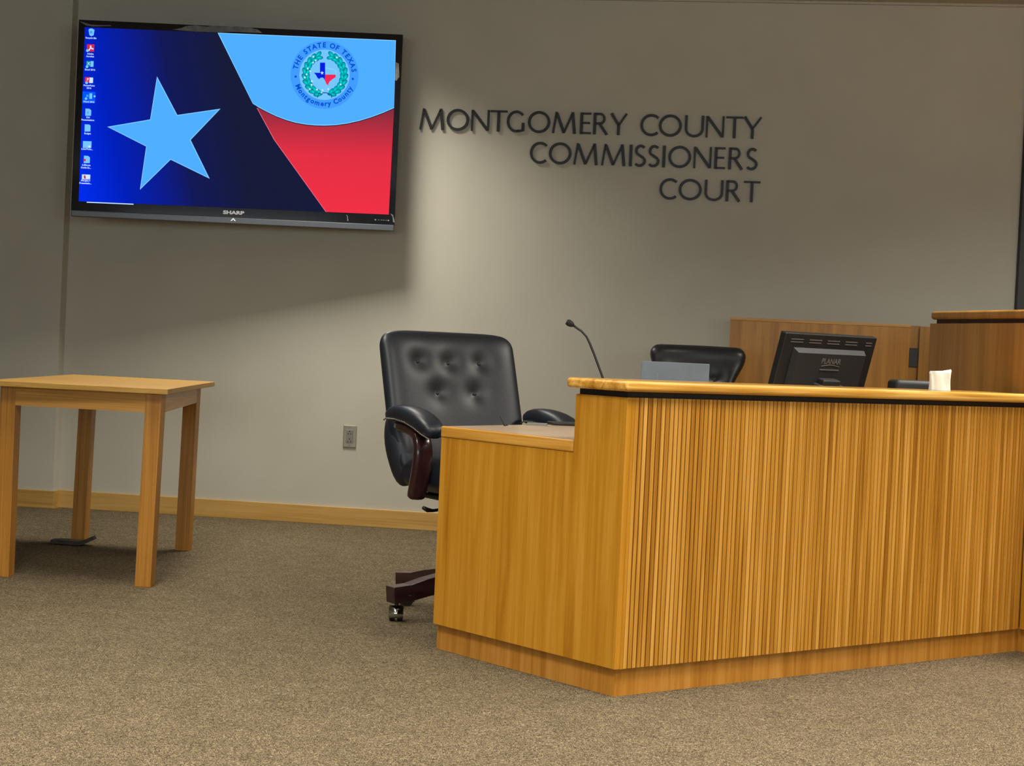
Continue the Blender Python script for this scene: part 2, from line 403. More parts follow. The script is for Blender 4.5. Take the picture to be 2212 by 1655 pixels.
def emi(name, col, s=1.0):
    m = bpy.data.materials.new(name); m.use_nodes = True; nt = m.node_tree; nt.nodes.clear()
    e = nt.nodes.new('ShaderNodeEmission'); o = nt.nodes.new('ShaderNodeOutputMaterial')
    e.inputs[0].default_value = col; e.inputs[1].default_value = s; nt.links.new(e.outputs[0], o.inputs[0]); return m
def emi_ramp(name, stops, axis, x0, x1, curve=False, s=1.0):
    m = emi(name, (0, 0, 0, 1), s); nt = m.node_tree; e = [n for n in nt.nodes if n.type == 'EMISSION'][0]
    tc = nt.nodes.new('ShaderNodeTexCoord'); sp = nt.nodes.new('ShaderNodeSeparateXYZ'); mr = nt.nodes.new('ShaderNodeMapRange')
    mr.inputs[1].default_value = x0; mr.inputs[2].default_value = x1
    r = nt.nodes.new('ShaderNodeValToRGB')
    for i, (p, c) in enumerate(stops):
        el = r.color_ramp.elements[i] if i < 2 else r.color_ramp.elements.new(p)
        el.position = p; el.color = c
    nt.links.new(tc.outputs['Object'], sp.inputs[0])
    if curve:   # x + bend with height
        sub = nt.nodes.new('ShaderNodeMath'); sub.operation = 'MULTIPLY_ADD'; sub.inputs[1].default_value = -curve
        nt.links.new(sp.outputs[2], sub.inputs[0]); ad = nt.nodes.new('ShaderNodeMath'); ad.operation = 'ADD'
        sub.inputs[2].default_value = curve * 1.7
        nt.links.new(sub.outputs[0], ad.inputs[0]); nt.links.new(sp.outputs[0], ad.inputs[1])
        nt.links.new(ad.outputs[0], mr.inputs[0])
    else: nt.links.new(sp.outputs[axis], mr.inputs[0])
    nt.links.new(mr.outputs[0], r.inputs[0]); nt.links.new(r.outputs[0], e.inputs[0]); return m
SM = [emi_ramp('screen_blue', [(0, srgb(0, 44, 236)), (1, srgb(22, 26, 54)), (.3, srgb(2, 30, 178)), (.68, srgb(18, 24, 82))], 0, -2.38, -1.42, curve=-.25),   # 0
      emi('screen_light_blue', srgb(76, 168, 255)),                 # 1
      emi_ramp('screen_red', [(0, srgb(232, 46, 66)), (1, srgb(128, 42, 58)), (.55, srgb(218, 46, 64)), (.8, srgb(176, 44, 62))], 2, 1.68, 2.24),   # 2
      emi('screen_ring_blue', srgb(62, 150, 252)),                  # 3
      emi('screen_ink_blue', srgb(4, 72, 190)),                     # 4
      emi('screen_pale_blue', srgb(112, 190, 250)),                 # 5
      emi('screen_leaf_teal', srgb(0, 168, 170)),                   # 6
      emi('screen_leaf_dark', srgb(0, 88, 120)),                    # 7
      emi('screen_state_blue', srgb(4, 28, 214)),                   # 8
      emi('screen_state_red', srgb(232, 40, 84)),                   # 9
      emi('screen_white', srgb(196, 224, 255)),                     # 10
      emi('screen_icon_red', srgb(206, 40, 74)),                    # 11
      emi('screen_icon_green', srgb(0, 140, 150)),                  # 12
      emi('screen_select_blue', srgb(0, 84, 250)),                  # 13
      emi('screen_edge_blue', srgb(130, 200, 255)),                 # 14
      emi('screen_leaf_light', srgb(0, 208, 206)),                  # 15
      emi('screen_navy_edge', srgb(4, 16, 48)),                     # 16
      emi('screen_pink_edge', srgb(226, 104, 132))]                 # 17
b = MB(); LV = .0004
def poly(pts, mi, lvl):
    b.mi = mi; y = -.001 - LV * lvl
    vs = [b.bm.verts.new((art(u, v)[0], y, art(u, v)[1])) for u, v in pts]
    for t in tessellate_polygon([[v.co for v in vs]]):
        f = b.bm.faces.new([vs[i] for i in t]); f.material_index = mi
poly([(183, 58.5), (852.8, 86.5), (836.8, 461.5), (168, 432.5)], 0, 0)
STAR = [(338.4, 166.8), (381, 248), (472.2, 234.8), (409, 300.6), (449, 382.4), (366.5, 342.2), (301.3, 405.6), (314.9, 314.4), (233, 272.8), (323.6, 257.4)]
scx, scy = 355, 294
poly([(scx + (u - scx) * 1.02, scy + (v - scy) * 1.02) for u, v in STAR], 14, 1)
poly([(scx + (u - scx) * .985, scy + (v - scy) * .985) for u, v in STAR], 1, 2)
CUR = [(848.6, 232.3), (825, 242.5), (799.7, 252), (774, 259.8), (747.8, 265.6), (723, 269), (700, 270), (679, 269.6), (658.3, 267.7), (636, 263.8), (616.8, 258.3), (596, 250.5), (575.2, 240.7), (558, 231.5), (544, 222.6)]
poly([(848.4, 237), (836.8, 461.3), (701.5, 455.6), (646, 378), (590, 300), (553, 232)] + [(u, v) for u, v in CUR[::-1][1:]], 2, 1)
poly([(468, 70.3), (852.8, 86.6)] + [(u, v + 1.6) for u, v in CUR], 16, 1.5)
poly([(469, 70.6), (852.6, 86.8)] + CUR, 14, 2)
poly([(471.5, 72), (851.3, 88.2)] + [(u, v - 1.6) for u, v in CUR], 1, 3)
poly([(589.3, 300), (591, 300), (702.6, 455.9), (700.9, 455.7)], 17, 2); poly([(552.6, 232), (554, 232), (591, 300), (589.3, 300)], 17, 2)
# county seal
SX, SY = 698.9, 160.9
def circ(cx, cy, r, mi, lvl, n=48, sq=1.0): poly([(cx + r * math.cos(2 * PI * k / n), cy + r * sq * math.sin(2 * PI * k / n)) for k in range(n)], mi, lvl)
circ(SX, SY, 73.3, 3, 4); circ(SX, SY, 54.2, 5, 5)
def Zm(x, y): return (600 + x / 9.195, 70 + y / 9.195)
def seal_text(txt, a0, a1, rad, flip, lvl=6, size=.0365):
    n = len(txt)
    WID = {'M': 1.25, 'm': 1.25, ' ': .55, 'I': .5, 't': .6, 'r': .65, 'E': .9, 'F': .85, 'T': .9, 'S': .85, 'y': .85}
    ws = [WID.get(c, 1.0 if c.isupper() else .92) for c in txt]; tot = sum(ws); acc = 0
    for c, wv in zip(txt, ws):
        t = (acc + wv / 2) / tot; acc += wv
        if c == ' ': continue
        a = R_(a0 + (a1 - a0) * t)
        cx, cy = SX + rad * math.cos(a), SY - rad * math.sin(a)
        rot = a - PI / 2 if not flip else a + PI / 2
        ox, oz = art(cx, cy); b.mi = 4; y = -.001 - LV * lvl
        rot += 0.0
        put_text(b, c, size, lambda x, z: (ox + x * math.cos(rot) - z * math.sin(rot), y, oz + x * math.sin(rot) + z * math.cos(rot)), .0011)
seal_text('THE STATE OF TEXAS', 170, 4, 63.5, False)
seal_text('Montgomery County', 199, 336, 62.5, True, size=.0365)
circ(*Zm(337, 872), 2.5, 4, 6, 12); circ(*Zm(1470, 918), 2.5, 4, 6, 12)
def leaf(cx, cy, L, W, ang, lvl):
    """cx,cy in seal drawing units; pointed leaf with dark outline and light vein"""
    for sc, mi, dl in ((1.22, 7, 0), (1.0, 6, .5), (.45, 15, 1)):
        pts = []
        for k in range(12):
            t = k / 12 * 2 * PI; x = math.cos(t) * L / 2 * sc; y = math.sin(t) * W / 2 * sc * (1 - .25 * math.cos(t))
            pts.append(Zm(cx + x * math.cos(ang) - y * math.sin(ang), cy + x * math.sin(ang) + y * math.cos(ang)))
        poly(pts, mi, lvl + dl)
for side in (-1, 1):
    for k in range(10):
        t = k / 9.0; a = R_(250 - 140 * t) if side < 0 else R_(290 + 140 * t)   # drawing angle, up = +90
        cx = 918 + 372 * math.cos(a); cy = 835 - 385 * math.sin(a)
        tang = math.atan2(-(math.cos(a)), -math.sin(a)) * 1.0
        tang = math.atan2(-math.cos(a) * side * -1, -math.sin(a) * side * -1)
        jit = (k * 37 % 11) / 11 - .5
        leaf(cx + 30 * math.cos(a), cy - 30 * math.sin(a), 150, 66, tang + .45 * side, 6 + (k % 3) * .1)
        leaf(cx - 26 * math.cos(a), cy + 26 * math.sin(a), 138, 60, tang - .42 * side + jit * .2, 8 + (k % 3) * .1)
for x, y in ((690, 478), (738, 553), (685, 595), (577, 712), (628, 765), (555, 830), (660, 965), (655, 1035), (620, 1120), (520, 890), (760, 1130), (1230, 1028), (1155, 497), (848, 1190), (870, 1140), (985, 1120)):
    u_, v_ = Zm(x, y); circ(u_, v_, 2.0, 10, 10, 10)
for pts in ([(770, 1285), (790, 1210), (850, 1195), (940, 1190), (1060, 1240), (1050, 1290)],):
    for i in range(len(pts) - 1):
        (xa, ya), (xb, yb) = pts[i], pts[i + 1]; d = Vector((xb - xa, yb - ya)).normalized() * 9
        poly([Zm(xa - d.y, ya + d.x), Zm(xa + d.y, ya - d.x), Zm(xb + d.y, yb - d.x), Zm(xb - d.y, yb + d.x)], 7, 10)
poly([Zm(*p) for p in ((922, 690), (1000, 712), (1060, 722), (1135, 745), (1135, 838), (922, 838))], 10, 7)
poly([Zm(*p) for p in ((922, 694), (1000, 717), (1060, 727), (1131, 749), (1131, 838), (922, 838))], 5, 7.5)
poly([Zm(*p) for p in ((822, 597), (922, 597), (922, 930), (905, 925), (880, 892), (838, 892), (806, 922), (768, 895), (742, 842), (698, 795), (820, 798))], 8, 8)
poly([Zm(*p) for p in ((922, 832), (1132, 832), (1130, 885), (1075, 920), (1010, 970), (985, 1020), (995, 1058), (945, 1015), (908, 930))], 9, 8)
poly([(Zm(862, 800)[0] + (4.2 if k % 2 == 0 else 1.7) * math.sin(k * PI / 5), Zm(862, 800)[1] - (4.2 if k % 2 == 0 else 1.7) * math.cos(k * PI / 5)) for k in range(10)], 10, 9)
# desktop icons down the left edge
def rrect(cx, cy, w_, h_, mi, lvl, cut=0.0):
    pts = [(cx - w_ / 2, cy - h_ / 2), (cx + w_ / 2 - cut, cy - h_ / 2 + .04 * w_)]
    if cut: pts.append((cx + w_ / 2 - .05, cy - h_ / 2 + cut))
    pts += [(cx + w_ / 2 - .04 * h_, cy + h_ / 2), (cx - w_ / 2 - .04 * h_, cy + h_ / 2)]
    poly(pts, mi, lvl)
def cap(txt, u, v, size=.0125):
    ox, oz = art(u, v); b.mi = 10
    put_text(b, txt, size, lambda x, z: (ox + x, -.001 - LV * 6, oz + z), .0003)
poly([(191, 64), (194, 61.5), (199, 61.5), (204, 64.5), (202, 76), (197, 78), (193, 76)], 5, 2); rrect(196.5, 69.5, 5, 5, 3, 3); cap('Recycle Bin', 196.5, 82)
rrect(195.5, 103, 16, 16, 11, 2)
for q in ([(194, 98), (197, 98), (197, 104), (194, 104)], [(190, 108), (195, 102), (197, 103.5), (192, 109.5)], [(196, 102), (202, 104.5), (201, 107), (195, 104.5)]): poly(q, 10, 3)
circ(188.5, 109, 3, 5, 4, 10); cap('Adobe', 195, 116); cap('Acrobat', 194.5, 121.5)
rrect(190.5, 137, 9, 12, 12, 2); rrect(198.5, 137.5, 6.5, 12.5, 5, 2); cap('X', 191, 137, .022); circ(187.5, 143.5, 3, 5, 4, 10); cap('Excel 2016', 194, 150)
rrect(188.5, 171.5, 11, 12, 11, 2); rrect(196.5, 172.5, 8, 12, 10, 2); cap('P', 189, 171.5, .022); circ(186.5, 178, 3, 5, 4, 10); cap('PowerPoint', 192, 184); cap('2016', 191.5, 189.5)
rrect(191.5, 209, 27.5, 25, 13, 2); rrect(195.5, 206.5, 6, 12, 5, 3); rrect(188, 206, 5, 5, 3, 3); circ(185, 212, 2.8, 5, 4, 10); circ(203.5, 207, 2.2, 14, 4, 10); cap('Word 2016', 191, 219)
rrect(190, 241, 12.5, 15.5, 5, 2, 4); rrect(189, 242, 2.5, 5, 3, 3); cap('Old', 189, 252.5); cap('Presentations', 188.8, 258)
rrect(188.3, 274.8, 12.5, 15.5, 5, 2, 3); cap('Budget', 188, 287)
rrect(187.3, 310.5, 18.5, 15, 5, 2); rrect(191.8, 315, 4.5, 4.5, 10, 3); cap('LaserFiche...', 187, 320.5)
rrect(186.5, 342.5, 13, 16, 5, 2, 4); circ(181.5, 344, 2.8, 11, 3, 10); cap('2-Minute', 185, 355); cap('Guide-2s...', 184.3, 360.5)
rrect(184.5, 380, 18, 10.5, 10, 2); poly([(179, 377), (183, 377), (184, 384), (180, 384)], 11, 3); cap('PROJECT', 183.5, 388.5); cap('Presentatio...', 183, 394)
poly([(185.5, 433.6), (286.5, 438), (286.4, 440), (185.4, 435.6)], 10, 3)
b.build('screen', SM, tv)
b = MB(); ox, oz = art(502, 457.5)
put_text(b, 'SHARP', .025, lambda x, z: (ox + x * 1.5, -.0015, oz + z), .0012); b.build('maker_logo', M_print_w, tv)
b = MB(); cx_, cz_ = art(501.5, 472.5)
for q in ([(-.014, -.006), (-.007, -.006), (0, .0035), (0, .009)], [(.014, -.006), (.007, -.006), (0, .0035), (0, .009)]):
    b.quad([(cx_ + x, -.0055, cz_ + z) for x, z in q])
b.build('indicator_light', emi('indicator_white', (1, 1, 1, 1), 1.0), br)
# thin flat grey patches on the bezel
def bezel_patch(pts):
    f = MB(); q = [(art(u, v)[0], -.0012, art(u, v)[1]) for u, v in pts]; f.extrude_poly(q, (0, -.0006, 0)); return f.build('protective_film', M_patch, tv)
bezel_patch([(372, 64), (392, 60), (402, 56), (420, 54.5), (446, 57.5), (455, 56), (490, 58), (510, 57), (540, 60), (556, 64), (565, 71), (520, 69.5), (500, 68.5), (478, 70), (420, 68)])
bezel_patch([(852.5, 134), (859, 137), (860, 165), (854, 174), (850.5, 172)])
bezel_patch([(171, 46), (178, 47), (196, 53), (215, 54.2), (240, 54), (240, 56), (200, 57), (186, 55)])
for q in ([(745, 461), (748, 464), (750, 475), (747.5, 475), (747, 467)], [(840, 459), (846, 462), (850, 478), (846, 478), (845, 466)]): bezel_patch(q)
b = MB(); rr = random.Random(3)
for k, u in enumerate((808, 815, 821, 826, 831, 836)): 
    px, pz = art(u, 472.4 + k * .3); b.box(px - .004, px + .004, -.0016, -.0008, pz - (.003 if k in (0, 5) else .001), pz + (.003 if k in (0, 5) else .001))
b.build('button_marks', M_print, tv)

# ------------------------------------------------------------------ judges' side desk (L-shaped, tambour front)
DC = (0.33838, 5.19955); DA = 0.671069
LL, LU, LR = .907, .2315, 1.951
HK, HB, HL, HP, HCB, HCT = .084, .705, .741, .8817, .8992, .931
dk = thing('clerk_desk', 'oak veneer desk with ribbed slatted front and raised counter', 'desk', (DC[0], DC[1], 0), DA)
def dpt(X, Y):   # desk frame -> world
    c, s = math.cos(DA), math.sin(DA); return (DC[0] + X * c - Y * s, DC[1] + X * s + Y * c)
b = MB(); b.box(.02, LR + .04, .02, .04, 0, HK + .002); b.box(.02, .04, .04, LL + .0, 0, HK + .002)
b.box(LR + .02, LR + .04, -.71, .02, 0, HK + .002); b.box(LR + .04, LR + .9, -.71, -.69, 0, HK + .002)
b.build('plinth', M_oak_kick, dk)
# left end panel: notched polygon, thickness .02
b = MB(); pl = [(0, HK), (LL, HK), (LL, HB), (LU, HB), (LU, HP), (0, HP)]
b.extrude_poly([(0, y, z) for y, z in pl], (.02, 0, 0)); b.build('side_panel', M_oak_face, dk, bevel=.0015)
# front: backing, end stile, slats
b = MB(); b.box(.02, LR, .006, .02, HK, HP); b.build('front_backing', M_oak_back, dk)
b = MB(); b.box(0.02, .032, 0, .006, HK, HP); b.build('corner_stile', M_oak_face, dk)
b = MB(); n = 108; x0, x1 = .0335, LR - .001; pt = (x1 - x0) / n
for k in range(n):
    a = x0 + pt * k; b.box(a, a + pt - .0042, 0, .0085, HK, HP)
b.build('slatted_front', M_oak_slat, dk, bevel=.0006, bseg=1)
b = MB(); b.box(.0, .02, LU - .0, LU + .0, HL, HP)
b = MB(); b.box(.02, LR, LU - .02, LU, HL, HP); b.build('counter_back_panel', M_oak_face, dk)
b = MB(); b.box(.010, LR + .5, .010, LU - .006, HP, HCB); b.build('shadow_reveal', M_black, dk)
OV = .03
b = MB(); b.prism([(-OV, -OV), (LR + .02, -OV), (LR + .02, LU + .014), (-OV, LU + .014)], HCB, HCT)
b.build('counter_top', M_oak_edge, dk, bevel=.011, bseg=4)
# counter return wing beyond the right edge of the view
b = MB(); b.box(LR + .001, LR + .021, -.75, 0, HK, HP); b.box(LR + .02, LR + .9, -.75, -.73, HK, HP); b.build('wing_panel', M_oak_face, dk)
b = MB(); b.box(LR - .01, LR + .9, -.78, -.031, HCB, HCT); b.build('wing_counter_top', M_oak_edge2, dk, bevel=.011, bseg=4)
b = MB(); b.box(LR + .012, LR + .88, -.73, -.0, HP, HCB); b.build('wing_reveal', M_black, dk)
# lower worktop
c18, s18 = math.cos(R_(17.6)), math.sin(R_(17.6))
far = (1.25 * c18, LL + 1.25 * s18)
WT = [(0.0, LU + .001), (2.02, LU + .001), (2.26, .745), (2.26, far[1]), far, (0, LL)]
b = MB(); b.prism(WT, HB + .0005, HL); 
wt = b.build('worktop', M_lam, dk, bevel=.003)
b = MB(); b.box(-.004, .018, LU + .0005, LL, HB, HL + .0008)
b.build('worktop_edge', M_oak_edge2, dk, bevel=.005)
b = MB(); b.prism([(1.2, 1.2), (1.22, 1.2), (1.22, .4), (1.2, .4)], 0, HB); b.prism([(LR - .02, LU), (LR, LU), (LR, 1.1), (LR - .02, 1.1)], 0, HB); b.build('support_panel', M_oak_face, dk)

# ------------------------------------------------------------------ tall judge's bench on the right
bn = thing('judge_bench', 'tall oak bench at the right edge with rounded cap rising behind the counter', 'bench', (DC[0], DC[1], 0), DA)
BP = [(1.972, .045), (3.6, .045), (3.6, .9), (2.30, .745)]
b = MB(); b.prism(BP, 0, 1.187); b.build('bench_body', M_oak_far, bn)
def inset(P, d):
    n = len(P); out = []
    for i in range(n):
        a, p, c = Vector(P[i - 1]), Vector(P[i]), Vector(P[(i + 1) % n])
        e1 = (p - a).normalized(); e2 = (c - p).normalized(); n1 = Vector((-e1.y, e1.x)); n2 = Vector((-e2.y, e2.x))
        m = (n1 + n2); m /= max(.3, m.dot(n1)); out.append(tuple(p + m * d))
    return out
b = MB(); b.prism(inset(BP, .022), 1.187, 1.2035); b.build('cap_reveal', mat('dark_reveal_wood', srgb(66, 46, 30), .7), bn)  # shade of the gap painted in as a darker wood colour
b = MB(); b.prism(inset(BP, -.0), 1.2035, 1.2365); b.build('bench_cap', M_oak_far, bn, bevel=.012, bseg=4)

# ------------------------------------------------------------------ oak partition before the back wall
pn = thing('wood_partition', 'low oak partition standing in front of the back wall behind the monitor', 'partition', (0, YW, 0), AW)
b = MB(); b.box(1.16, 2.062, -.30, -.27, 0, 1.205); b.build('panel', M_oak_part, pn)
b = MB(); b.box(1.158, 2.064, -.302, -.268, 1.205, 1.22); b.build('top_rail', M_oak_apron, pn, bevel=.002)
b = MB(); b.box(2.062, 2.115, -.285, -.262, 0, 1.216); b.build('return_strip', M_oak_far, pn)
b = MB(); b.box(2.064, 2.105, -.292, -.284, 1.01, 1.104); b.build('dark_plate', M_door, pn)
b = MB(); b.box(2.110, 2.8, -.305, -.275, 0, 1.214); b.build('end_post', M_oak_far, pn)

# ------------------------------------------------------------------ side table
tb = thing('side_table', 'small plain oak table at the left with thin square legs', 'table', (-1.43, 7.07, 0))
def TL(p): return (p[0] + 1.43, p[1] - 7.07, p[2])
FRB, BRB, BLB, FLB = (-1.418, 7.06), (-1.492, 8.29), (-2.005, 8.41), (-2.008, 7.165)
LEAN = (.011, .0)
HT = .787; TT = .0215
hl = .032
for (x, y), ln in ((FRB, .013), (BRB, .010), (BLB, .013), (FLB, .000)):
    b = MB(); th = -.09
    def sq(cx, cy, z, h_): 
        o = []
        for a, c in ((-1, -1), (1, -1), (1, 1), (-1, 1)):
            dx, dy = a * h_, c * h_; o.append(TL((cx + dx * math.cos(th) - dy * math.sin(th), cy + dx * math.sin(th) + dy * math.cos(th), z)))
        return o
    b.hexa(sq(x, y, 0, hl), sq(x + ln, y, HT - TT, hl)); b.build('leg', M_oak_tab, tb, bevel=.0015)
def apron(p, q, name='apron'):
    p, q = Vector(p), Vector(q); d = (q - p).normalized(); nn = Vector((-d.y, d.x)) * .01
    z0, z1 = HT - TT - .076, HT - TT
    o = bpy.data.objects.new
    L = (q - p).length; mb = MB(); mb.box(0, L, -.01, .01, z0, z1)
    ob = mb.build(name, M_oak_apron, tb); a = TL((p.x, p.y, 0)); ob.location = (a[0], a[1], 0); ob.rotation_euler = (0, 0, math.atan2(d.y, d.x))
def off(p, dx, dy, ln): return (p[0] + dx + ln, p[1] + dy)
FRT, BRT, BLT, FLT = off(FRB, 0, 0, .013), off(BRB, 0, 0, .010), off(BLB, 0, 0, .013), off(FLB, 0, 0, 0)
apron((FLT[0] + .03, FLT[1] - .026), (FRT[0] - .03, FRT[1] - .019))
apron((FRT[0] + .018, FRT[1] + .03), (BRT[0] + .018, BRT[1] - .03))
apron((BLT[0] + .03, BLT[1] + .01), (BRT[0] - .03, BRT[1] + .01))
apron((FLT[0] - .018, FLT[1] + .03), (BLT[0] - .018, BLT[1] - .03))
TOPC = [(-2.085, 7.06), (-1.343, 6.975), (-1.398, 8.40), (-2.10, 8.545)]
b = MB(); q = [TL((x, y, HT - TT)) for x, y in TOPC]; b.hexa(q, [(x, y, HT) for x, y, z in q]); b.build('tabletop', M_oak_top, tb, bevel=.002)

# dark curled flap on the floor under the rear leg
b = MB(); cx, cy = -2.02, 8.36; pts = []
for k in range(13):
    t = k / 12; x = -.085 + .20 * t; z = .014 + .001 * math.sin(t * 9) + (.05 * max(0, t - .72) ** 1.1 * 2.2 if t > .72 else 0) 
    pts.append((cx + x, cy - .05 + .01 * math.sin(t * 5), z))
prof = []
for k in range(13): 
    t = k / 12; w_ = .03 + .02 * math.sin(t * PI); prof.append([(-w_, -.010), (w_, -.010), (w_, .008), (-w_, .008)])
b.sweep([(p[0], p[1] - .02, p[2] - .002) for p in pts], prof, (0, 1, 0))
fp = b.build('floor_flap', M_pad, None, bevel=.002)
tag(fp, 'dark curled scrap lying on the carpet by the rear left table leg', 'floor scrap')

# ------------------------------------------------------------------ leather armchairs
def smoothstep(t): t = max(0, min(1, t)); return t * t * (3 - 2 * t)
def backrest(mb, halfw, zlo, zhi, thick, buttons, wrap=.05, NU=44, NV=44, topfn=None, roll=0.0):
    """closed cushion; local x lateral, -y front, z up (before recline). halfw(t) for t in 0..1"""
    def surf(u, v, front):
        t = v; x = halfw(t) * u
        ztop = zhi + (topfn(u) if topfn else 0); z = zlo + (ztop - zlo) * t
        e = max(0, 1 - abs(u) ** 5) ** .5; ev = max(0, 1 - abs(2 * v - 1) ** 7) ** .5
        y0 = -wrap * abs(u) ** 2.2
        f = thick * .5 * e * ev
        if front:
            y = y0 - f
            for bx, bz, dp, sg_ in buttons:
                d2 = ((x - bx) ** 2 + (z - bz) ** 2) / sg_ ** 2
                d2b = ((x - bx) ** 2 + (z - bz) ** 2) / (sg_ * .35) ** 2
                y += dp * .65 * math.exp(-d2) + dp * .35 * math.exp(-d2b)
                # drag folds towards lower right
            if roll: y -= roll * math.exp(-((t - .93) / .06) ** 2) * e
        else: y = y0 + f * .8
        return (x, y, z)
    G = {}
    for s in (0, 1):
        for i in range(NU + 1):
            for j in range(NV + 1):
                u = -math.cos(PI * i / NU); v = .5 - .5 * math.cos(PI * j / NV)
                u = u * .5 + (2 * i / NU - 1) * .5; v = v * .5 + (j / NV) * .5
                edge = i in (0, NU) or j in (0, NV)
                if s and edge: G[s, i, j] = G[0, i, j]
                else: G[s, i, j] = mb.bm.verts.new(surf(u, v, s == 0))
    for s in (0, 1):
        for i in range(NU):
            for j in range(NV): mb._f((G[s, i, j], G[s, i + 1, j], G[s, i + 1, j + 1], G[s, i, j + 1]))

def cushion(mb, x0, x1, y0, y1, z0, z1, N=20, pw=4):
    """puffy rounded box"""
    cx, cy, cz = (x0 + x1) / 2, (y0 + y1) / 2, (z0 + z1) / 2; rx, ry, rz = (x1 - x0) / 2, (y1 - y0) / 2, (z1 - z0) / 2
    def se(c, p): return math.copysign(abs(c) ** p, c)
    NA, NB = 40, 20; rings = []
    for j in range(1, NB):
        ph = -PI / 2 + PI * j / NB
        rings.append([mb.bm.verts.new((cx + rx * se(math.cos(ph), .45) * se(math.cos(2 * PI * i / NA), 2 / pw), cy + ry * se(math.cos(ph), .45) * se(math.sin(2 * PI * i / NA), 2 / pw), cz + rz * se(math.sin(ph), .8))) for i in range(NA)])
    bt = mb.bm.verts.new((cx, cy, z0)); tp = mb.bm.verts.new((cx, cy, z1))
    for j in range(len(rings) - 1):
        for i in range(NA): mb._f((rings[j][i], rings[j][(i + 1) % NA], rings[j + 1][(i + 1) % NA], rings[j + 1][i]))
    for i in range(NA): mb._f((bt, rings[0][(i + 1) % NA], rings[0][i])); mb._f((tp, rings[-1][i], rings[-1][(i + 1) % NA]))

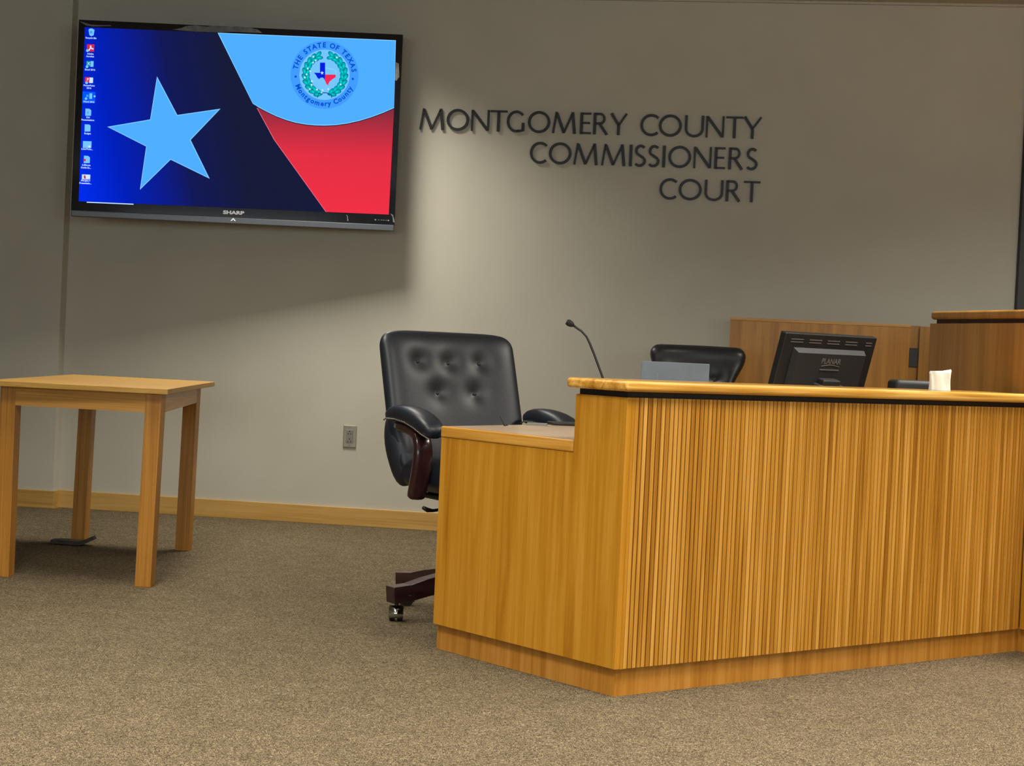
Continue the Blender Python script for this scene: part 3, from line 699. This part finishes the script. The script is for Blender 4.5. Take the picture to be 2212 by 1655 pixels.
def armchair(name, label, loc, yaw, base_rot, style, leather, group):
    t = thing(name, label, 'chair', loc, yaw, group)
    # seat
    b = MB(); cushion(b, -.262, .262, -.27, .25, .455, .60); b.build('seat', leather, t, smooth=True)
    # backrest, reclined about the seat rear
    RC = R_(19)
    def rec(o): o.location = (0, .20, .56); o.rotation_euler = (-RC, 0, 0)
    b = MB()
    if style == 'tufted':
        def hw(tt): return .268 + .022 * smoothstep((tt - .12) / .3) - .050 * (1 - math.sqrt(max(0, 1 - max(0, (tt - .90) / .10) ** 2))) - .03 * smoothstep((.13 - tt) / .13)
        bt = [(-.144, .384, .021, .045), (-.008, .384, .021, .045), (.126, .384, .021, .045), (-.070, .262, .021, .045), (.092, .262, .021, .045)]
        backrest(b, hw, -.08, .515, .135, bt, .045, topfn=lambda u: .012 * math.cos(u * PI / 2) - .012 * abs(u) ** 6)
    else:
        def hw(tt): return .172 + .062 * smoothstep((tt - .62) / .3) - .050 * (1 - math.sqrt(max(0, 1 - max(0, (tt - .92) / .08) ** 2)))
        bt = [(-.10, .34, .035, .05), (.085, .34, .035, .05), (0, .22, .035, .05)]
        backrest(b, hw, -.08, .515, .12, bt, .05, topfn=lambda u: .016 * math.cos(u * PI / 2), roll=.02)
    bk = b.build('backrest', leather, t, smooth=True); rec(bk)
    for bx, bz, dp, sg_ in bt:
        m2 = MB(); m2.sphere((bx, -(.0675 if style == 'tufted' else .06) + dp - .003 - .045 * abs(bx / .28) ** 2.2, bz), .0075, 12, (1, .6, 1)); bb = m2.build('button', M_plast_s, bk, smooth=True)
    # side bolsters below the arms
    for sgn in (-1, 1):
        b = MB(); b.tube([(sgn * .20, .17, .475), (sgn * .208, .175, .50), (sgn * .216, .18, .54), (sgn * .222, .19, .59), (sgn * .224, .21, .64), (sgn * .222, .23, .69), (sgn * .216, .25, .735), (sgn * .21, .27, .77)], [.03, .05, .062, .069, .070, .066, .054, .03], 18)
        b.build('bolster', leather, t, smooth=True, sub=1)
        # arm pad: padded, high at the rear, dipping to a rounded front
        X = sgn * .296
        path = [(X, .17, .732), (X, .13, .748), (X, .06, .752), (X, -.03, .746), (X, -.11, .730), (X, -.17, .708), (X, -.205, .685)]
        W = [.030, .040, .044, .047, .050, .047, .030]; H = [.018, .030, .034, .036, .036, .032, .020]
        prof = [[(W[i] * math.copysign(abs(math.cos(a)) ** .7, math.cos(a)), H[i] * math.copysign(abs(math.sin(a)) ** .8, math.sin(a))) for a in [2 * PI * k / 20 for k in range(20)]] for i in range(len(path))]
        b = MB(); b.sweep(path, prof, (1, 0, 0)); ap = b.build('arm_pad', leather, t, smooth=True, sub=1)
        b = MB()
        for i in range(len(path) - 1):
            for k in range(7):
                f = k / 7; p = Vector(path[i]).lerp(Vector(path[i + 1]), f); hw_ = W[i] * (1 - f) + W[i + 1] * f; hh = H[i] * (1 - f) + H[i + 1] * f
                for sd in (-1, 1): b.sphere((p.x + sd * hw_ * .93, p.y, p.z - hh * .62), .0030, 6)
        b.build('nailhead_trim', M_silver, ap)
        # carved wooden arm support
        sup = [(X, .13, .705), (X, .03, .702), (X, -.04, .694), (X, -.085, .676), (X, -.105, .645), (X, -.108, .60), (X, -.098, .55), (X, -.082, .50), (X, -.07, .465), (X, -.066, .445)]
        sw = [.022, .028, .034, .038, .040, .042, .042, .041, .040, .038]
        prof = [[(-w_ * .9, -.014), (-w_ * .5, -.02), (w_ * .5, -.02), (w_ * .9, -.014), (w_ * .9, .014), (w_ * .5, .02), (-w_ * .5, .02), (-w_ * .9, .014)] for w_ in sw]
        b = MB(); b.sweep(sup, prof, (1, 0, 0)); b.build('arm_support', M_mahog, t, smooth=True, sub=1)
    b = MB(); b.box(-.20, .20, -.06, .09, .440, .459); b.box(-.11, .11, -.11, .11, .40, .437); b.build('seat_plate', M_plast, t, bevel=.008)
    b = MB(); b.tube([(-.05, 0, .405), (-.13, .02, .402), (-.18, .02, .396), (-.205, .015, .399), (-.225, .01, .408)], [.005, .005, .006, .009, .007], 8); b.build('tilt_lever', M_plast, t, smooth=True)
    b = MB(); b.cyl((0, 0, .10), (0, 0, .26), .034); b.cyl((0, 0, .26), (0, 0, .41), .016); b.build('gas_column', M_plast, t, smooth=False)
    for k in range(5):
        a = base_rot + k * 2 * PI / 5; ca, sa = math.cos(a), math.sin(a)
        lg = bpy.data.objects.new
        b = MB()
        path = [(.02, 0, .145), (.12, 0, .138), (.22, 0, .120), (.29, 0, .103), (.366, 0, .096)]
        hh = [.034, .034, .032, .030, .030]; ww = [.030, .030, .029, .029, .030]
        prof = [[(-ww[i], -hh[i]), (ww[i], -hh[i]), (ww[i], hh[i]), (-ww[i], hh[i])] for i in range(5)]
        b.sweep(path, prof, (0, 1, 0)); l = b.build('base_leg', M_mahog_h, t, bevel=.003); l.rotation_euler = (0, 0, a)
        b = MB(); b.cyl((0, 0, .052), (0, 0, .075), .007); b.cyl((-.024, 0, .0262), (-.005, 0, .0262), .026); b.cyl((.005, 0, .0262), (.024, 0, .0262), .026)
        cs = b.build('caster', M_plast, l); cs.location = (.336, 0, 0); cs.rotation_euler = (0, 0, -a - yaw + (k * .5 if k else 0))
        b = MB()
        b.sweep([(0, .0295 * math.cos(q), .0275 + .0295 * math.sin(q)) for q in [R_(160 + 22 * j) if False else R_(205 - 22 * j) for j in range(9)]], [(-.026, -.001), (.026, -.001), (.026, .0015), (-.026, .0015)], (1, 0, 0))
        b.build('caster_hood', M_chrome, cs, smooth=True)
    return t
YAW1 = R_(30)
HX, HY = -.105, 6.66
# one star-base leg points at the caster seen left of the desk
dirw = math.atan2(6.47 - HY, -.379 - HX) - YAW1
armchair('office_armchair', 'black button-tufted leather armchair with mahogany arms beside the desk end', (HX, HY, 0), YAW1, dirw, 'tufted', M_leather, 'black leather armchairs')
armchair('office_armchair', 'black leather armchair mostly hidden behind the counter and grey laptop', (.888, 8.45, 0), R_(-3), .3, 'winged', M_leather2, 'black leather armchairs')

# ------------------------------------------------------------------ things on the desk
ma = DA
# monitor seen from behind
mo = thing('computer_monitor', 'black computer monitor seen from behind, tilted back on the desk', 'monitor', (*dpt(1.815, .865), HL), DA)
tilt = R_(15.5); W_, H_ = .53, .30
pv = bpy.data.objects.new
def mparts():
    zc = .235
    rot = (tilt, 0, 0)
    def P(o, par=mo):
        o.rotation_euler = rot; o.location = (0, .015, zc); return o
    b = MB(); b.box(-W_ / 2, W_ / 2, -.012, .018, -H_ / 2, H_ / 2)
    sh = P(b.build('back_shell', M_plast, mo, bevel=.004))
    b = MB(); b.hexa([(-.205, -.012, -H_ / 2 + .02), (.205, -.012, -H_ / 2 + .02), (.205, -.012, .094), (-.205, -.012, .094)],
                     [(-.195, -.036, -H_ / 2 + .03), (.195, -.036, -H_ / 2 + .03), (.195, -.036, .080), (-.195, -.036, .080)])
    b.build('rear_bulge', M_plast_s, sh)
    b = MB()
    for k in range(5):
        x = -.195 + .104 * k; ww = .035 if k < 4 else .018
        for dz in (0, -.011): b.box(x - ww, x + ww, -.0135, -.0118, .125 + dz, .1285 + dz)
    b.build('vent_slots', M_print_d, sh)
    b = MB(); put_text(b, 'PLANAR', .030, lambda x, z: (x * 1.0 - .0, -.0368, z + .050), .0007); b.build('maker_logo', M_print_d, sh)
    b = MB(); pts = [(-.052 + .104 * k / 12, -.0372, .030 + .006 * math.sin(PI * k / 12)) for k in range(13)]; b.tube(pts, .0012, 6); b.box(-.055, .055, -.0385, -.036, .014, .018); b.build('badge_line', M_print_d, sh)
    b = MB(); b.box(-W_ / 2 + .015, W_ / 2 - .015, .0175, .0195, -H_ / 2 + .02, H_ / 2 - .015); b.build('display', M_gloss, sh)
    b = MB(); b.box(-.05, .05, -.070, -.03, -.050, -.018); nk0 = b.build('hinge_cover', M_plast_s, sh, bevel=.006)
    b = MB(); b.box(-.070, -.046, -.085, -.034, -.10, -.038); b.box(.046, .070, -.085, -.034, -.10, -.038); b.box(-.046, .046, -.080, -.034, -.075, -.050); b.build('hinge_cheeks', M_grey, sh, bevel=.004)
mparts()
b = MB(); b.box(-.04, .04, -.06, -.03, .01, .15); b.build('stand_neck', M_plast, mo, bevel=.005)
b = MB(); b.prism([(.13 * math.cos(a), -.02 + .09 * math.sin(a)) for a in [2 * PI * k / 32 for k in range(32)]], 0, .014); b.build('stand_base', M_plast, mo, bevel=.003)

# laptop
la = thing('laptop', 'open grey-blue laptop seen from behind, lid upright behind the counter', 'laptop', (*dpt(1.152, 1.015), HL), 0.02)
b = MB(); b.box(-.128, .128, 0, .19, 0, .014); b.build('laptop_base', M_lapt, la, bevel=.003)
b = MB(); b.box(-.128, .128, -.006, .0, -.0, .232); ld_ = b.build('laptop_lid', M_lapt, la, bevel=.002); ld_.location = (0, -.0, .012); ld_.rotation_euler = (R_(3), 0, 0)
b = MB(); b.box(-.066, -.0645, -.0068, -.0058, .10, .19); b.build('lid_mark', M_print_w, ld_)

# gooseneck microphone
mc = thing('gooseneck_microphone', 'slim black gooseneck microphone leaning left above the counter', 'microphone', (.345, 6.30, HL))
hp = [(.0, 0, .02), (-.004, 0, .10), (-.022, 0, .17), (-.045, 0, .225), (-.062, 0, .265), (-.078, 0, .30), (-.090, 0, .322), (-.108, 0, .340), (-.128, 0, .352), (-.140, 0, .360)]
b = MB(); b.tube(hp, .0042, 10); b.build('gooseneck', M_plast, mc, smooth=True)
b = MB(); b.tube([(-.137, 0, .3585), (-.144, 0, .362), (-.155, 0, .3675), (-.163, 0, .371)], [.0055, .0105, .0125, .009], 14); b.build('microphone_head', M_dark, mc, smooth=True)
b = MB(); b.prism([(.05 * math.cos(a) - .0, .06 * math.sin(a)) for a in [2 * PI * k / 28 for k in range(28)]], 0, .022); b.build('microphone_base', M_plast, mc, bevel=.004)

# crumpled tissue on the counter
tp = dpt(1.557, .10); b = MB(); NT = 48; NZ = 12; rings = []; nn_ = []
for j in range(NZ + 1):
    t = j / NZ; ring = []
    for i in range(NT):
        a = 2 * PI * i / NT; f = 1 + .16 * math.sin(5 * a + .9 * t + .5) * (.4 + .6 * t) + .07 * math.sin(9 * a + 1)
        ca, sa = math.cos(a), math.sin(a)
        x = .0375 * math.copysign(abs(ca) ** .55, ca) * (1 - .05 * math.sin(PI * t)); y = math.copysign(abs(sa) ** .8, sa) * (.017 + .010 * abs(math.sin(3.5 * a + 1.3 * t + .6)))
        top = .0655 + .005 * ca + .003 * math.sin(3 * a + 1) + .0015 * math.sin(11 * a)
        ring.append(b.bm.verts.new((x, y, .0005 + top * t)))
    rings.append(ring)
for j in range(NZ):
    for i in range(NT): b._f((rings[j][i], rings[j][(i + 1) % NT], rings[j + 1][(i + 1) % NT], rings[j + 1][i]))
cv = b.bm.verts.new((0.006, 0, .069))
for i in range(NT): b._f((rings[-1][i], rings[-1][(i + 1) % NT], cv))
ti = b.build('tissue', M_tissue, None, smooth=True); ti.location = (tp[0], tp[1], HCT)
tag(ti, 'crumpled white paper tissue standing on the counter top', 'tissue')

# low dark machine behind the tissue
om = thing('office_machine', 'low black rounded office machine mostly hidden behind the white tissue', 'machine', (*dpt(2.0, .582)[:2], HL), 0.02)
b = MB(); b.box(-.075, .075, -.06, .07, 0, .165); b.build('machine_body', M_plast_s, om, bevel=.01)
b = MB(); b.prism([(-.079, -.065), (.079, -.065), (.079, .075), (-.079, .075)], .165, .217); b.build('machine_lid', M_plast_s, om, bevel=.018, bseg=5)

# flat black binder, paper and cable near the tufted chair
bi = MB(); bi.box(-.08, .08, -.05, .07, 0, .010); bo = bi.build('black_folder', M_plast, None, bevel=.003); q = dpt(.68, 1.04); bo.location = (q[0], q[1], HL); bo.rotation_euler = (0, 0, R_(10))
tag(bo, 'thin black folder lying on the lower worktop by the counter end', 'folder')
bi = MB(); bi.box(-.035, .035, -.03, .03, 0, .008); po = bi.build('paper_pad', M_slot, None); q = dpt(.50, 1.02); po.location = (q[0], q[1], HL); po.rotation_euler = (0, 0, R_(-4))
tag(po, 'small pale grey pad at the back edge of the lower worktop', 'paper pad')
b = MB(); q = dpt(.30, .955)
b.tube([(0, 0, .002), (-.004, 0, .012), (-.010, 0, .024), (-.014, 0, .032)], .002, 8); b.tube([(0, 0, .002), (.01, .03, .002), (.012, .07, .002)], .002, 8)
co = b.build('black_cable', M_plast, None, smooth=True); co.location = (q[0], q[1], HL)
tag(co, 'short black cable end curling up at the worktop edge by the armchair', 'cable')
